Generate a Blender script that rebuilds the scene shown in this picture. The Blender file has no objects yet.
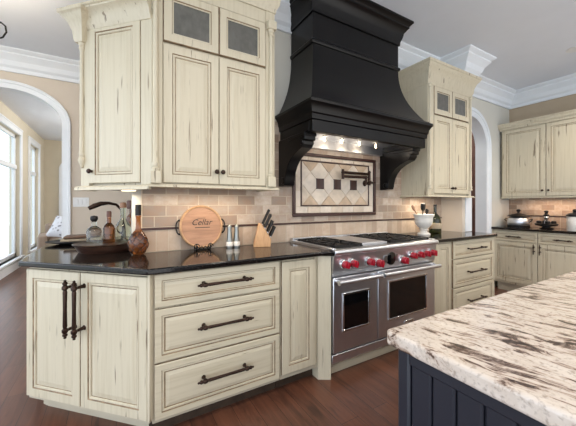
import bpy, bmesh, math, random
from mathutils import Vector, Matrix
random.seed(7)
PI = math.pi
sc = bpy.context.scene
C = sc.collection

# ------------------------------------------------------------------ materials
def nodes(name):
    m = bpy.data.materials.new(name); m.use_nodes = True
    nt = m.node_tree; b = nt.nodes['Principled BSDF']
    return m, nt, b
def N(nt, t, **kw):
    n = nt.nodes.new(t)
    for k, v in kw.items(): setattr(n, k, v)
    return n
def c4(c): return (c[0], c[1], c[2], 1)
def srgb(r, g, b):
    f = lambda v: (v/255/12.92 if v/255 <= .04045 else ((v/255+.055)/1.055)**2.4)
    return (f(r), f(g), f(b))
def pos(nt, scale=(1,1,1), rot=(0,0,0), world=True):
    if world: s = N(nt, 'ShaderNodeNewGeometry').outputs['Position']
    else: s = N(nt, 'ShaderNodeTexCoord').outputs['Object']
    mp = N(nt, 'ShaderNodeMapping'); mp.inputs['Scale'].default_value = scale; mp.inputs['Rotation'].default_value = rot
    nt.links.new(s, mp.inputs['Vector']); return mp.outputs['Vector']
def noise(nt, vec, scale=1, detail=3, rough=.5, dist=0):
    n = N(nt, 'ShaderNodeTexNoise'); n.inputs['Scale'].default_value = scale; n.inputs['Detail'].default_value = detail
    n.inputs['Roughness'].default_value = rough; n.inputs['Distortion'].default_value = dist
    nt.links.new(vec, n.inputs['Vector']); return n.outputs['Fac']
def ramp(nt, fac, stops):
    r = N(nt, 'ShaderNodeValToRGB'); e = r.color_ramp.elements
    while len(e) < len(stops): e.new(.5)
    for i, (p, c) in enumerate(stops): e[i].position = p; e[i].color = c4(c) if len(c) == 3 else c
    nt.links.new(fac, r.inputs['Fac']); return r.outputs['Color']
def mix(nt, fac, a, b, mode='MIX'):
    n = N(nt, 'ShaderNodeMix', data_type='RGBA', blend_type=mode)
    for s, v in ((n.inputs[0], fac), (n.inputs[6], a), (n.inputs[7], b)):
        if isinstance(v, (int, float)): s.default_value = v
        elif isinstance(v, tuple): s.default_value = c4(v)
        else: nt.links.new(v, s)
    return n.outputs[2]
def bump(nt, b, h, strength=.3, dist=.004):
    n = N(nt, 'ShaderNodeBump'); n.inputs['Strength'].default_value = strength; n.inputs['Distance'].default_value = dist
    nt.links.new(h, n.inputs['Height']); nt.links.new(n.outputs['Normal'], b.inputs['Normal'])
def simple(name, col, rough=.5, metal=0, var=.08, vs=6, spec=.5, emit=None, es=0, coat=0):
    m, nt, b = nodes(name)
    f = noise(nt, pos(nt), vs, 4)
    lo = tuple(max(0, c*(1-var)) for c in col); hi = tuple(min(1, c*(1+var)) for c in col)
    nt.links.new(ramp(nt, f, [(.3, lo), (.7, hi)]), b.inputs['Base Color'])
    b.inputs['Roughness'].default_value = rough; b.inputs['Metallic'].default_value = metal
    b.inputs['Specular IOR Level'].default_value = spec; b.inputs['Coat Weight'].default_value = coat
    if emit: b.inputs['Emission Color'].default_value = c4(emit); b.inputs['Emission Strength'].default_value = es
    return m
def cream(name, base, sc_streak, sc_wear, wear=.66):
    m, nt, b = nodes(name)
    s = noise(nt, pos(nt, sc_streak), 1, 4, .6)
    col = ramp(nt, s, [(.25, tuple(x*k for x, k in zip(base, (.84,.81,.75)))), (.5, base), (.75, tuple(min(1, x*1.05) for x in base))])
    big = noise(nt, pos(nt), 2.2, 3)
    col = mix(nt, mix(nt, big, (0,0,0), (.5,.5,.5)), col, tuple(x*k for x, k in zip(base, (.93,.90,.84))))
    w = noise(nt, pos(nt, sc_wear), 1, 3, .55)
    wf = ramp(nt, w, [(wear, (0,0,0)), (wear+.06, (.75,.75,.75))])
    col = mix(nt, wf, col, srgb(96, 74, 52))
    nt.links.new(col, b.inputs['Base Color']); b.inputs['Roughness'].default_value = .42
    bump(nt, b, s, .12, .002)
    return m
CB = srgb(204, 194, 170)
M = {}
M['cream'] = cream('cream_paint', CB, (55,55,2.2), (36,36,2.6), .645)
M['cream_h'] = cream('cream_paint_across', CB, (2.5,2.5,60), (3.5,3.5,50), .67)
M['glaze'] = simple('umber_glaze', srgb(140, 118, 92), .5, var=.45, vs=18)
M['kick_dark'] = simple('dark_toe_kick', srgb(60, 46, 34), .6, var=.3, vs=20)  # dark brown for toe kicks under the drawer and narrow cabinets
M['kick'] = simple('toe_kick_paint', srgb(186, 176, 154), .5, var=.06)
M['black'] = simple('black_hood_paint', srgb(11, 10, 11), .3, var=.2, vs=3, spec=.28)
M['navy'] = simple('navy_island_paint', srgb(24, 26, 36), .45, var=.12)
M['bronze'] = simple('oil_rubbed_bronze', srgb(58, 42, 34), .38, .75, var=.3, vs=30)
M['iron'] = simple('black_iron', srgb(26, 24, 23), .5, .4, var=.2, vs=20)
M['steel'] = simple('stainless_steel', srgb(218, 220, 224), .36, 1, var=.05, vs=3)
M['steel_dark'] = simple('grey_steel', srgb(150, 149, 150), .32, 1, var=.08, vs=4)
M['mill_steel'] = simple('brushed_mill_steel', srgb(140, 142, 138), .35, .9, var=.12)
M['chrome'] = simple('chrome', srgb(215, 215, 215), .12, 1, var=.02)
M['red'] = simple('red_knob', srgb(160, 14, 34), .25, var=.1, coat=.5)
M['oven_glass'] = simple('black_oven_glass', srgb(10, 10, 11), .06, var=.1)
M['wall'] = simple('beige_wall_paint', srgb(208, 195, 178), .8, var=.02)
M['wall_tan'] = simple('tan_wall_paint', srgb(178, 160, 136), .8, var=.03)
M['wall_grey'] = simple('greige_wall_paint', srgb(204, 200, 188), .8, var=.02)
M['wall_sun'] = simple('sunroom_wall_paint', srgb(206, 197, 176), .8, var=.02)
M['ceiling'] = simple('ceiling_paint', srgb(226, 230, 236), .9, var=.01)
M['trim'] = simple('white_trim_paint', srgb(226, 229, 231), .45, var=.02)
M['white'] = simple('white_plastic', srgb(228, 228, 226), .4, var=.02)
M['ceramic'] = simple('white_stoneware', srgb(226, 220, 210), .35, var=.06, vs=20)
M['wood_lt'] = None
M['grate'] = simple('cast_iron', srgb(22, 21, 22), .45, .3, var=.2, vs=30)
M['brown_door'] = simple('brown_wood_door', srgb(92, 58, 46), .5, var=.2, vs=12)
M['leather'] = simple('brown_leather', srgb(104, 76, 56), .5, var=.15)
M['taupe'] = simple('taupe_upholstery', srgb(150, 132, 116), .8, var=.1)
M['linen'] = simple('beige_linen', srgb(176, 158, 132), .9, var=.15, vs=40)
M['bark'] = simple('bark', srgb(90, 75, 60), .9, var=.3)
M['leaf'] = simple('leaf', srgb(170, 190, 168), .8, var=.35, vs=9)
M['lawn'] = simple('lawn', srgb(196, 204, 200), .9, var=.2, vs=3)
M['bulb'] = simple('warm_bulb', (1,.85,.6), .4, emit=(1,.72,.42), es=4.5)
M['led'] = simple('warm_light_strip', (1,.9,.75), .4, emit=(1,.8,.55), es=1.6)
M['can'] = simple('ceiling_lens', (1,.95,.9), .4, emit=(1,.95,.88), es=4)
M['outside_white'] = simple('ground_pale', srgb(210,215,220), .9)

def wood(name, a, b_, sc_, rough=.45):
    m, nt, b = nodes(name)
    f = noise(nt, pos(nt, sc_), 1, 5, .6, .4)
    nt.links.new(ramp(nt, f, [(.3, a), (.7, b_)]), b.inputs['Base Color']); b.inputs['Roughness'].default_value = rough
    return m
M['wood_lt'] = wood('beech_wood', srgb(176, 130, 86), srgb(202, 160, 116), (40, 40, 8))
M['wood_board'] = wood('oak_board', srgb(132, 96, 72), srgb(164, 124, 96), (5, 20, 40))
M['wood_rim'] = wood('pale_oak_rim', srgb(150, 114, 80), srgb(180, 142, 104), (20, 20, 20))
M['wood_dark'] = wood('walnut', srgb(46, 30, 24), srgb(78, 52, 40), (10, 10, 40), .35)

def glass(name, col, rough=.02, alpha=.0):
    m, nt, b = nodes(name)
    nt.links.new(ramp(nt, noise(nt, pos(nt), 12, 2), [(.3, tuple(c*.94 for c in col)), (.7, col)]), b.inputs['Base Color'])
    b.inputs['Roughness'].default_value = rough; b.inputs['Transmission Weight'].default_value = 1; b.inputs['IOR'].default_value = 1.1; b.inputs['Coat Weight'].default_value = 1
    return m
M['glass_clear'] = glass('clear_bottle_glass', (.88,.93,.88))
M['glass_amber'] = glass('amber_glass', (.42,.16,.05))
M['glass_green'] = glass('dark_green_glass', (.05,.07,.03))
M['glass_pale'] = glass('pale_green_glass', (.80,.88,.72))
def pane(name):
    m, nt, b = nodes(name)
    out = nt.nodes['Material Output']
    t = N(nt, 'ShaderNodeBsdfTransparent'); g = N(nt, 'ShaderNodeBsdfGlossy'); g.inputs['Roughness'].default_value = .02
    t.inputs['Color'].default_value = (.95,.97,.98,1)
    ms = N(nt, 'ShaderNodeMixShader'); lw = N(nt, 'ShaderNodeLayerWeight'); lw.inputs['Blend'].default_value = .12
    nt.links.new(lw.outputs['Fresnel'], ms.inputs[0]); ms.inputs[0].default_value = .06; nt.links.remove(ms.inputs[0].links[0]); nt.links.new(t.outputs[0], ms.inputs[1]); nt.links.new(g.outputs[0], ms.inputs[2])
    nt.links.new(ms.outputs[0], out.inputs['Surface']); return m
M['pane'] = pane('window_glass')
m, nt, b = nodes('seeded_grey_glass'); M['cab_glass'] = m
nt.links.new(ramp(nt, noise(nt, pos(nt, (30,30,18)), 1, 3), [(.3, srgb(92,90,84)), (.7, srgb(106,104,97))]), b.inputs['Base Color'])
b.inputs['Roughness'].default_value = .18
bump(nt, b, noise(nt, pos(nt), 60, 2), .2, .002)

# hardwood floor, boards run along y
m, nt, b = nodes('hardwood_floor'); M['floor'] = m
mp = pos(nt, (1,1,1), (0,0,PI/2))
br = N(nt, 'ShaderNodeTexBrick', offset=.37, offset_frequency=2, squash=1)
for k, v in (('Color1', (0,0,0,1)), ('Color2', (1,1,1,1)), ('Mortar', (.5,.5,.5,1))): br.inputs[k].default_value = v
br.inputs['Scale'].default_value = 1; br.inputs['Mortar Size'].default_value = .0014; br.inputs['Mortar Smooth'].default_value = .2
br.inputs['Brick Width'].default_value = 1.3; br.inputs['Row Height'].default_value = .125
nt.links.new(mp, br.inputs['Vector'])
board = ramp(nt, br.outputs['Color'], [(0, srgb(48,32,26)), (.5, srgb(74,49,38)), (1, srgb(106,70,52))])
gr = noise(nt, pos(nt, (28, 2.2, 1)), 1, 6, .65, .8)
col = mix(nt, gr, mix(nt, .7, board, (.012,.008,.007)), mix(nt, .55, board, srgb(156,98,72)))
sp = noise(nt, pos(nt, (7, 1.6, 1)), 1, 3, .5, 1.2)
col = mix(nt, ramp(nt, sp, [(.58, (0,0,0)), (.7, (.6,.6,.6))]), col, srgb(44,28,24))
col = mix(nt, br.outputs['Fac'], col, (.008,.006,.005))
nt.links.new(col, b.inputs['Base Color']); b.inputs['Roughness'].default_value = .34
bump(nt, b, mix(nt, br.outputs['Fac'], gr, (0,0,0)), .25, .004)

# tumbled travertine
def tile(name, axis, bw, rh, off, z0, a, b_, c_, warm):
    m, nt, b = nodes(name)
    g = N(nt, 'ShaderNodeNewGeometry'); sx = N(nt, 'ShaderNodeSeparateXYZ'); cx = N(nt, 'ShaderNodeCombineXYZ')
    nt.links.new(g.outputs['Position'], sx.inputs[0]); nt.links.new(sx.outputs[axis], cx.inputs[0])
    ad = N(nt, 'ShaderNodeMath', operation='SUBTRACT'); ad.inputs[1].default_value = z0
    nt.links.new(sx.outputs[2], ad.inputs[0]); nt.links.new(ad.outputs[0], cx.inputs[1])
    br = N(nt, 'ShaderNodeTexBrick', offset=off, offset_frequency=2, squash=1)
    for k, v in (('Color1', (0,0,0,1)), ('Color2', (1,1,1,1)), ('Mortar', (.5,.5,.5,1))): br.inputs[k].default_value = v
    br.inputs['Scale'].default_value = 1; br.inputs['Mortar Size'].default_value = .0035; br.inputs['Mortar Smooth'].default_value = .3
    br.inputs['Brick Width'].default_value = bw; br.inputs['Row Height'].default_value = rh
    nt.links.new(cx.outputs[0], br.inputs['Vector'])
    col = ramp(nt, br.outputs['Color'], [(0, a), (.5, b_), (1, c_)])
    f = noise(nt, pos(nt), 16, 5, .65)
    col = mix(nt, ramp(nt, f, [(.35, (0,0,0)), (.75, (.7,.7,.7))]), col, warm)
    col = mix(nt, br.outputs['Fac'], col, srgb(188,172,150))
    nt.links.new(col, b.inputs['Base Color']); b.inputs['Roughness'].default_value = .5
    bump(nt, b, mix(nt, br.outputs['Fac'], (1,1,1), (0,0,0)), .5, .004)
    return m
TA, TB, TC, TW = srgb(142,126,112), srgb(174,158,142), srgb(202,188,172), srgb(158,124,98)
M['tile'] = tile('travertine_brick', 0, .155, .078, .5, 1.11, TA, TB, TC, TW)
M['tile_v'] = tile('travertine_soldier', 0, .082, .17, 0, .935, srgb(172,150,130), srgb(196,176,154), srgb(210,192,172), srgb(176,148,124))
M['tile_r'] = tile('travertine_brick_side', 1, .155, .078, .5, 1.11, TA, TB, TC, TW)
M['tile_rv'] = tile('travertine_soldier_side', 1, .082, .17, 0, .935, TA, TB, TC, TW)
M['stone_lt'] = simple('cream_travertine', srgb(216,202,184), .5, var=.12, vs=14)
M['stone_md'] = simple('beige_travertine', srgb(209,192,171), .5, var=.14, vs=14)
M['stone_dk'] = simple('tan_travertine', srgb(192,168,142), .5, var=.14, vs=14)
M['grout'] = simple('pale_grout', srgb(214,198,176), .8, var=.05)
M['liner'] = simple('dark_brown_liner', srgb(62,36,30), .35, var=.2, vs=20)

# white and brown streaked granite
m, nt, b = nodes('white_granite'); M['granite'] = m
rz = 1.32
v = pos(nt, (1,1,1), (0,0,rz))
st = N(nt, 'ShaderNodeMapping'); st.inputs['Scale'].default_value = (9, 36, 12); nt.links.new(v, st.inputs['Vector'])
wob = N(nt, 'ShaderNodeTexNoise'); wob.inputs['Scale'].default_value = 5; wob.inputs['Detail'].default_value = 3; nt.links.new(v, wob.inputs['Vector'])
wv = N(nt, 'ShaderNodeVectorMath', operation='MULTIPLY_ADD'); wv.inputs[1].default_value = (2.6, 2.6, 2.6)
nt.links.new(wob.outputs['Color'], wv.inputs[0]); nt.links.new(st.outputs[0], wv.inputs[2])
f1 = noise(nt, wv.outputs[0], .95, 6, .66, .5)
zone = noise(nt, v, 2.6, 3, .5)
mth = N(nt, 'ShaderNodeMath', operation='MULTIPLY_ADD'); mth.inputs[1].default_value = .36; nt.links.new(zone, mth.inputs[0])
sb = N(nt, 'ShaderNodeMath', operation='SUBTRACT'); sb.inputs[1].default_value = .185; nt.links.new(f1, sb.inputs[0]); nt.links.new(sb.outputs[0], mth.inputs[2])
col = ramp(nt, mth.outputs[0], [(.36, srgb(52,38,33)), (.415, srgb(96,76,66)), (.445, srgb(170,150,136)), (.48, srgb(204,190,176)), (.66, srgb(216,205,194))])
fine = noise(nt, pos(nt), 90, 3, .6)
col = mix(nt, ramp(nt, fine, [(.52, (0,0,0)), (.70, (.75,.75,.75))]), col, srgb(150,134,122))
nt.links.new(col, b.inputs['Base Color']); b.inputs['Roughness'].default_value = .16
# near-black granite
m, nt, b = nodes('black_granite'); M['bgranite'] = m
fk = noise(nt, pos(nt), 150, 3, .6)
nt.links.new(ramp(nt, fk, [(.52, srgb(14,12,11)), (.6, srgb(40,33,30)), (.7, srgb(84,70,62))]), b.inputs['Base Color']); b.inputs['Specular IOR Level'].default_value = .35
b.inputs['Roughness'].default_value = .09
# cushion
m, nt, b = nodes('patterned_cushion'); M['cushion'] = m
vo = N(nt, 'ShaderNodeTexVoronoi'); vo.inputs['Scale'].default_value = 16; nt.links.new(pos(nt), vo.inputs['Vector'])
nt.links.new(ramp(nt, vo.outputs['Distance'], [(.2, srgb(120,118,122)), (.45, srgb(206,206,210))]), b.inputs['Base Color']); b.inputs['Roughness'].default_value = .9

# ------------------------------------------------------------------ mesh builder
class MB:
    def __init__(s): s.v = []; s.f = []; s.m = []
    def add(s, vs, fs, mi=0):
        o = len(s.v); s.v += [tuple(p) for p in vs]
        for k, f in enumerate(fs): s.f.append([o+i for i in f]); s.m.append(mi[k] if isinstance(mi, list) else mi)
        return s
    def box(s, x0, x1, y0, y1, z0, z1, mi=0):
        v = [(x, y, z) for z in (z0, z1) for y in (y0, y1) for x in (x0, x1)]
        return s.add(v, [(0,2,3,1), (4,5,7,6), (0,1,5,4), (2,6,7,3), (0,4,6,2), (1,3,7,5)], mi)
    def prism(s, poly, axis, a, b, mi=0):
        n = len(poly)
        def P(p, h): return {'x': (h, p[0], p[1]), 'y': (p[0], h, p[1]), 'z': (p[0], p[1], h)}[axis]
        v = [P(p, a) for p in poly] + [P(p, b) for p in poly]
        return s.add(v, [tuple(range(n)), tuple(range(2*n-1, n-1, -1))] + [(i, i+n, (i+1) % n+n, (i+1) % n) for i in range(n)], mi)
    def rings(s, rs, mi=0, cap0=True, cap1=True):
        n = len(rs[0]); v = [p for r in rs for p in r]; f = []; ms = []
        for k in range(len(rs)-1):
            for i in range(n):
                j = (i+1) % n; f.append((k*n+i, k*n+j, (k+1)*n+j, (k+1)*n+i)); ms.append(mi[k] if isinstance(mi, list) else mi)
        L = mi[-1] if isinstance(mi, list) else mi
        if cap0: f.append(tuple(range(n-1, -1, -1))); ms.append(L)
        if cap1: f.append(tuple((len(rs)-1)*n+i for i in range(n))); ms.append(L)
        return s.add(v, f, ms)
    def lathe(s, prof, c=(0,0,0), axis='z', n=24, mi=0, sx=1, sy=1):
        rs = []
        for r, h in prof:
            r = max(r, 1e-4); ring = []
            for i in range(n):
                a = 2*PI*i/n; p, q = r*math.cos(a)*sx, r*math.sin(a)*sy
                ring.append({'z': (c[0]+p, c[1]+q, c[2]+h), 'x': (c[0]+h, c[1]+p, c[2]+q), 'y': (c[0]+q, c[1]+h, c[2]+p)}[axis])
            rs.append(ring)
        return s.rings(rs, mi)
    def tube(s, pts, r, n=10, mi=0):
        pts = [Vector(p) for p in pts]; R = r if isinstance(r, (list, tuple)) else [r]*len(pts)
        rs = []; up = None
        for i, p in enumerate(pts):
            t = (pts[min(i+1, len(pts)-1)]-pts[max(i-1, 0)]).normalized()
            if up is None: up = Vector((0,0,1)) if abs(t.z) < .9 else Vector((1,0,0))
            a = t.cross(up); a = a.normalized() if a.length > 1e-6 else t.orthogonal().normalized()
            b_ = a.cross(t).normalized(); up = b_
            rs.append([tuple(p+(a*math.cos(2*PI*k/n)+b_*math.sin(2*PI*k/n))*R[i]) for k in range(n)])
        return s.rings(rs, mi)
    def sweep(s, path, prof, mi=0):                     # profile (out, z), out = right-hand side of the path
        rs = []; P = [Vector(p) for p in path]
        for i in range(len(P)):
            ns = []
            if i > 0: d = (P[i]-P[i-1]).normalized(); ns.append(Vector((d.y, -d.x)))
            if i < len(P)-1: d = (P[i+1]-P[i]).normalized(); ns.append(Vector((d.y, -d.x)))
            mv = ns[0] if len(ns) == 1 else (ns[0]+ns[1])/(1+ns[0].dot(ns[1]))
            rs.append([(P[i].x+mv.x*o, P[i].y+mv.y*o, z) for o, z in prof])
        return s.rings(rs, mi)
    def loft(s, base, rs, mi=0, back=True):             # rings (offset, z) round a rectangle, back side fixed
        x0, x1, y0, y1 = base; R = []
        for o, z in rs:
            yb = y1 if back else y1+o
            R.append([(x0-o, y0-o, z), (x1+o, y0-o, z), (x1+o, yb, z), (x0-o, yb, z)])
        return s.rings(R, mi)
    def panel(s, x0, x1, z0, z1, rs, mi):               # concentric rectangles (inset, y) facing -y
        R = [[(x0+i, y, z0+i), (x1-i, y, z0+i), (x1-i, y, z1-i), (x0+i, y, z1-i)] for i, y in rs]
        return s.rings(R, mi)
    def sphere(s, c, r, n=14, m_=8, mi=0, sc_=(1,1,1)):
        prof = [(r*math.sin(PI*k/m_), -r*math.cos(PI*k/m_)*sc_[2]) for k in range(m_+1)]
        return s.lathe(prof, c, 'z', n, mi, sc_[0], sc_[1])
    def xform(s, mat):
        s.v = [tuple(mat @ Vector(p)) for p in s.v]; return s
    def build(s, name, mats, parent=None, smooth=True, bevel=0, angle=35):
        me = bpy.data.meshes.new(name); me.from_pydata(s.v, [], s.f)
        if not isinstance(mats, (list, tuple)): mats = [mats]
        for k in mats: me.materials.append(M[k] if isinstance(k, str) else k)
        for p, i in zip(me.polygons, s.m): p.material_index = i
        bm = bmesh.new(); bm.from_mesh(me); bmesh.ops.recalc_face_normals(bm, faces=bm.faces); bm.to_mesh(me); bm.free()
        if smooth:
            me.shade_smooth(); me.set_sharp_from_angle(angle=math.radians(angle))
        me.update()
        o = bpy.data.objects.new(name, me); C.objects.link(o)
        if parent: o.parent = parent
        if bevel:
            bv = o.modifiers.new('bevel', 'BEVEL'); bv.width = bevel; bv.segments = 2; bv.limit_method = 'ANGLE'; bv.angle_limit = math.radians(40)
        return o

def tag(o, label=None, cat=None, group=None, kind=None):
    if label: o['label'] = label
    if cat: o['category'] = cat
    if group: o['group'] = group
    if kind: o['kind'] = kind
    return o
def thing(name, label, cat, loc=(0,0,0), rz=0, group=None):
    o = bpy.data.objects.new(name, None); C.objects.link(o); o.empty_display_size = .05
    o.location = loc; o.rotation_euler = (0,0,rz); return tag(o, label, cat, group)
def struct(o, label=None): o['kind'] = 'structure'; return o
def local(root, p):
    a = -root.rotation_euler.z; x, y = p[0]-root.location.x, p[1]-root.location.y
    return (x*math.cos(a)-y*math.sin(a), x*math.sin(a)+y*math.cos(a))

# ------------------------------------------------------------------ room measures
YW, XR, CE, YF = 2.28, 5.52, 3.05, 4.58         # back wall, right wall, ceiling, arch wall
ZC = .935                                       # counter top
XS, YE = -1.71, 10.3                            # sunroom window wall, end wall

struct(MB().box(-3.2, 6.2, -1.9, YF+.15, -.06, 0).box(XS-.16, 3.2, YF+.15, 10.5, -.06, 0).build('floor', 'floor'))
struct(MB().box(-3.2, 6.2, -3.0, YF+.15, CE, CE+.08).box(XS-.16, 3.2, YF+.15, 10.5, CE, CE+.08).build('ceiling', 'ceiling'))

def ell(cx, a, zs, b_, n=24, rev=False):
    p = [(cx-a*math.cos(PI*k/n), zs+b_*math.sin(PI*k/n)) for k in range(n+1)]
    return p[::-1] if rev else p
def arch_wall(name, x0, x1, y0, y1, cx, a, zs, b_, mat):
    poly = [(x0, 0), (cx-a, 0)] + ell(cx, a, zs, b_) + [(cx+a, 0), (x1, 0), (x1, CE), (x0, CE)]
    return struct(MB().prism(poly, 'y', y0, y1).build(name, mat, smooth=False))
def arch_trim(name, cx, a, zs, b_, w, y0, y1, depth):
    mb = MB()
    inn = [(cx-a, 0)] + ell(cx, a, zs, b_, 32) + [(cx+a, 0)]
    def off(k): return [(cx-a-k, 0)] + ell(cx, a+k, zs, b_+k, 32) + [(cx+a+k, 0)]
    prof = [(-.006, depth-.001), (-.006, y0-.012), (w*.12, y0-.012), (w*.55, y0-.016), (w*.6, y0-.026), (w*.92, y0-.026), (w, y0-.012), (w, y1)]
    L = [off(k) for k, y in prof]; n = len(inn); vs = []; fs = []
    for (k, y), l in zip(prof, L): vs += [(p[0], y, p[1]) for p in l]
    for r in range(len(prof)-1):
        for i in range(n-1): fs.append((r*n+i, r*n+i+1, (r+1)*n+i+1, (r+1)*n+i))
    mb.add(vs, fs)
    return struct(mb.build(name, 'trim'))
AX, AA, AZ, AB = 4.37, .42, 2.12, .42            # arch in the back wall
wb = arch_wall('wall_back', .095, XR+.15, YW, YW+.15, AX, AA, AZ, AB, 'wall_grey')
wf = arch_wall('wall_far', -3.2, 6.2, YF, YF+.15, -1.085, .505, 2.27, .36, 'wall')
arch_trim('trim_1', -1.085, .505, 2.27, .36, .088, YF, YF, YF+.15)
arch_trim('trim_2', AX, AA, AZ, AB, .125, YW, YW, YW+.15)
struct(MB().box(XR, XR+.15, -3, YW, 0, CE).build('wall_right', 'wall_tan'))
struct(MB().box(3.645, 3.83, 2.0, YW, 0, CE).build('wall_pier', 'wall'))
struct(MB().box(3.70, 3.836, 1.999-.012, 1.9995, ZC+.002, 1.37).box(3.8305, 3.84, 1.9995, YW-.03, ZC+.002, 2.8).build('trim_6', 'trim', bevel=.003))
# hall behind the back wall
struct(MB().box(5.2, 5.3, YW+.15, YF, 0, CE).build('wall_hall', 'wall_tan'))
d2 = struct(MB().panel(-3.6, -2.5, 0, 2.5, [(0, 5.199), (0, 5.17), (.11, 5.17), (.125, 5.18), (.16, 5.18), (.2, 5.172)], 0).xform(Matrix.Rotation(-PI/2, 4, 'Z')).build('door_2', 'brown_door'))
# ---- crown mouldings
def crown(h, p, z=CE):
    return [(0, z), (0, z-h), (p*.14, z-h), (p*.16, z-h*.82), (p*.3, z-h*.72), (p*.42, z-h*.5), (p*.68, z-h*.28), (p*.74, z-h*.24), (p*.74, z-h*.17), (p*.92, z-h*.1), (p, z-h*.05), (p, z)]
pc = crown(.235, .16)
struct(MB().sweep([(.095, YW), (3.55, YW), (3.55, 1.93), (3.81, 1.93), (3.81, YW), (XR, YW), (XR, -3)], pc).build('trim_3', 'trim', angle=14))
struct(MB().box(3.55, 3.81, 1.93, 2.0, CE-.235, CE).box(3.55, 3.645, 2.0, YW, CE-.235, CE).build('trim_4', 'trim'))
struct(MB().sweep([(-3.2, YF), (5.2, YF)], crown(.235, .15)).build('trim_5', 'trim', angle=14))
struct(MB().box(3.83, AX-AA-.15, YW-.018, YW, 0, .15).box(AX+AA+.135, 4.96, YW-.018, YW, 0, .15).build('baseboard_back', 'trim', bevel=.004))
struct(MB().box(-3.2, -1.085-.505-.09, YF-.02, YF, 0, .16).box(-1.085+.505+.09, 5.2, YF-.02, YF, 0, .16).build('baseboard_far', 'trim', bevel=.004))

# ---- sunroom beyond the left arch
W1, W2, WZ = (5.15, 7.95), (8.7, 9.62), (.22, 2.68)
mb = MB()
mb.box(XS-.16, XS, YF+.15, YE, 0, WZ[0]); mb.box(XS-.16, XS, YF+.15, YE, WZ[1], CE)
for a, b2 in ((YF+.15, W1[0]), (W1[1], W2[0]), (W2[1], YE)): mb.box(XS-.16, XS, a, b2, WZ[0], WZ[1])
struct(mb.build('wall_left', 'wall_sun', smooth=False))
struct(MB().box(XS-.16, 3.2, YE, YE+.15, 0, CE).build('wall_end', 'wall_sun'))
struct(MB().box(XS, XS+.03, YF+.15, YE, 0, .15).build('baseboard_left', 'trim', bevel=.006))
def window(n, y0, y1, z0, z1, mull):
    root = thing('window_%d' % n, None, None); root['kind'] = 'structure'
    t = .1
    mb = MB()                                                    # casing
    for a, b2 in ((y0-t, y0), (y1, y1+t)): mb.box(XS, XS+.03, a, b2, z0-.02, z1+t)
    mb.box(XS, XS+.03, y0, y1, z1, z1+t); mb.box(XS, XS+.035, y0-t-.02, y1+t+.02, z1+t, z1+t+.03)
    mb.build('window_casing', 'trim', root, bevel=.004)
    MB().box(XS-.16, XS+.06, y0-t-.02, y1+t+.02, z0-.035, z0).build('window_sill', 'trim', root, bevel=.005)
    zt = 2.03
    fr = MB(); x0, x1 = XS-.11, XS-.06
    for a, b2 in ((y0, y0+.06), (y1-.06, y1)): fr.box(x0, x1, a, b2, z0, z1)
    fr.box(x0, x1, y0, y1, z0, z0+.07); fr.box(x0, x1, y0, y1, z1-.06, z1); fr.box(x0-.01, x1+.02, y0, y1, zt-.04, zt+.04)
    for y in mull: fr.box(x0-.01, x1+.02, y-.045, y+.045, z0, z1)
    fr.build('window_frame', 'trim', root, bevel=.003)
    MB().box(XS-.088, XS-.082, y0+.03, y1-.03, z0+.03, z1-.03).build('window_pane', 'pane', root)
window(1, W1[0], W1[1], WZ[0], WZ[1], (6.55,))
window(2, W2[0], W2[1], WZ[0], WZ[1], ())
# arched white door in the end wall
def arch_poly(x0, x1, z0, zs, r): 
    cx = (x0+x1)/2; a = (x1-x0)/2
    return [(x0, z0)] + ell(cx, a, zs, r) + [(x1, z0)]
d1 = struct(MB().prism(arch_poly(-1.38, -.4, 0, 2.25, .36), 'y', YE-.05, YE-.005).build('door_1', 'trim', smooth=False))
o = MB().prism(arch_poly(-1.28, -.93, .25, 2.2, .2), 'y', YE-.065, YE-.05).prism(arch_poly(-.85, -.5, .25, 2.2, .2), 'y', YE-.065, YE-.05).build('door_panel', 'white', d1, bevel=.006)
# garden outside
struct(MB().box(-30, XS-.2, -5, 30, -.5, -.35).build('ground', 'lawn'))
def tree(x, y, h, r, label, seed):
    rnd = random.Random(seed)
    t = thing('garden_tree', label, 'tree', (x, y, -.36), 0, 'trees outside the sunroom windows')
    MB().tube([(0,0,0), (.05,.03,h*.4), (-.03,0,h*.75)], [.12,.09,.04], 10).build('trunk', 'bark', t)
    vs = []; fs = []
    for k in range(2600):
        while True:
            p = Vector((rnd.uniform(-1,1), rnd.uniform(-1,1), rnd.uniform(-1,1)))
            if p.length < 1: break
        p = Vector((p.x*r, p.y*r, h*.62+p.z*h*.42)); q = Vector((rnd.gauss(0,1), rnd.gauss(0,1), rnd.gauss(0,1))).normalized()
        u = q.orthogonal().normalized()*.09; w = q.cross(u).normalized()*.05; o_ = len(vs)
        vs += [tuple(p-u), tuple(p+w), tuple(p+u), tuple(p-w)]; fs.append((o_, o_+1, o_+2, o_+3))
    MB().add(vs, fs).build('crown', 'leaf', t, smooth=False)
tree(-6.2, 9.6, 3.6, 1.3, 'pale leafy garden tree outside the wide sunroom window', 1)
tree(-6.8, 18.5, 5.2, 1.9, 'tall pale garden tree outside the narrow sunroom window', 2)

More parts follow.
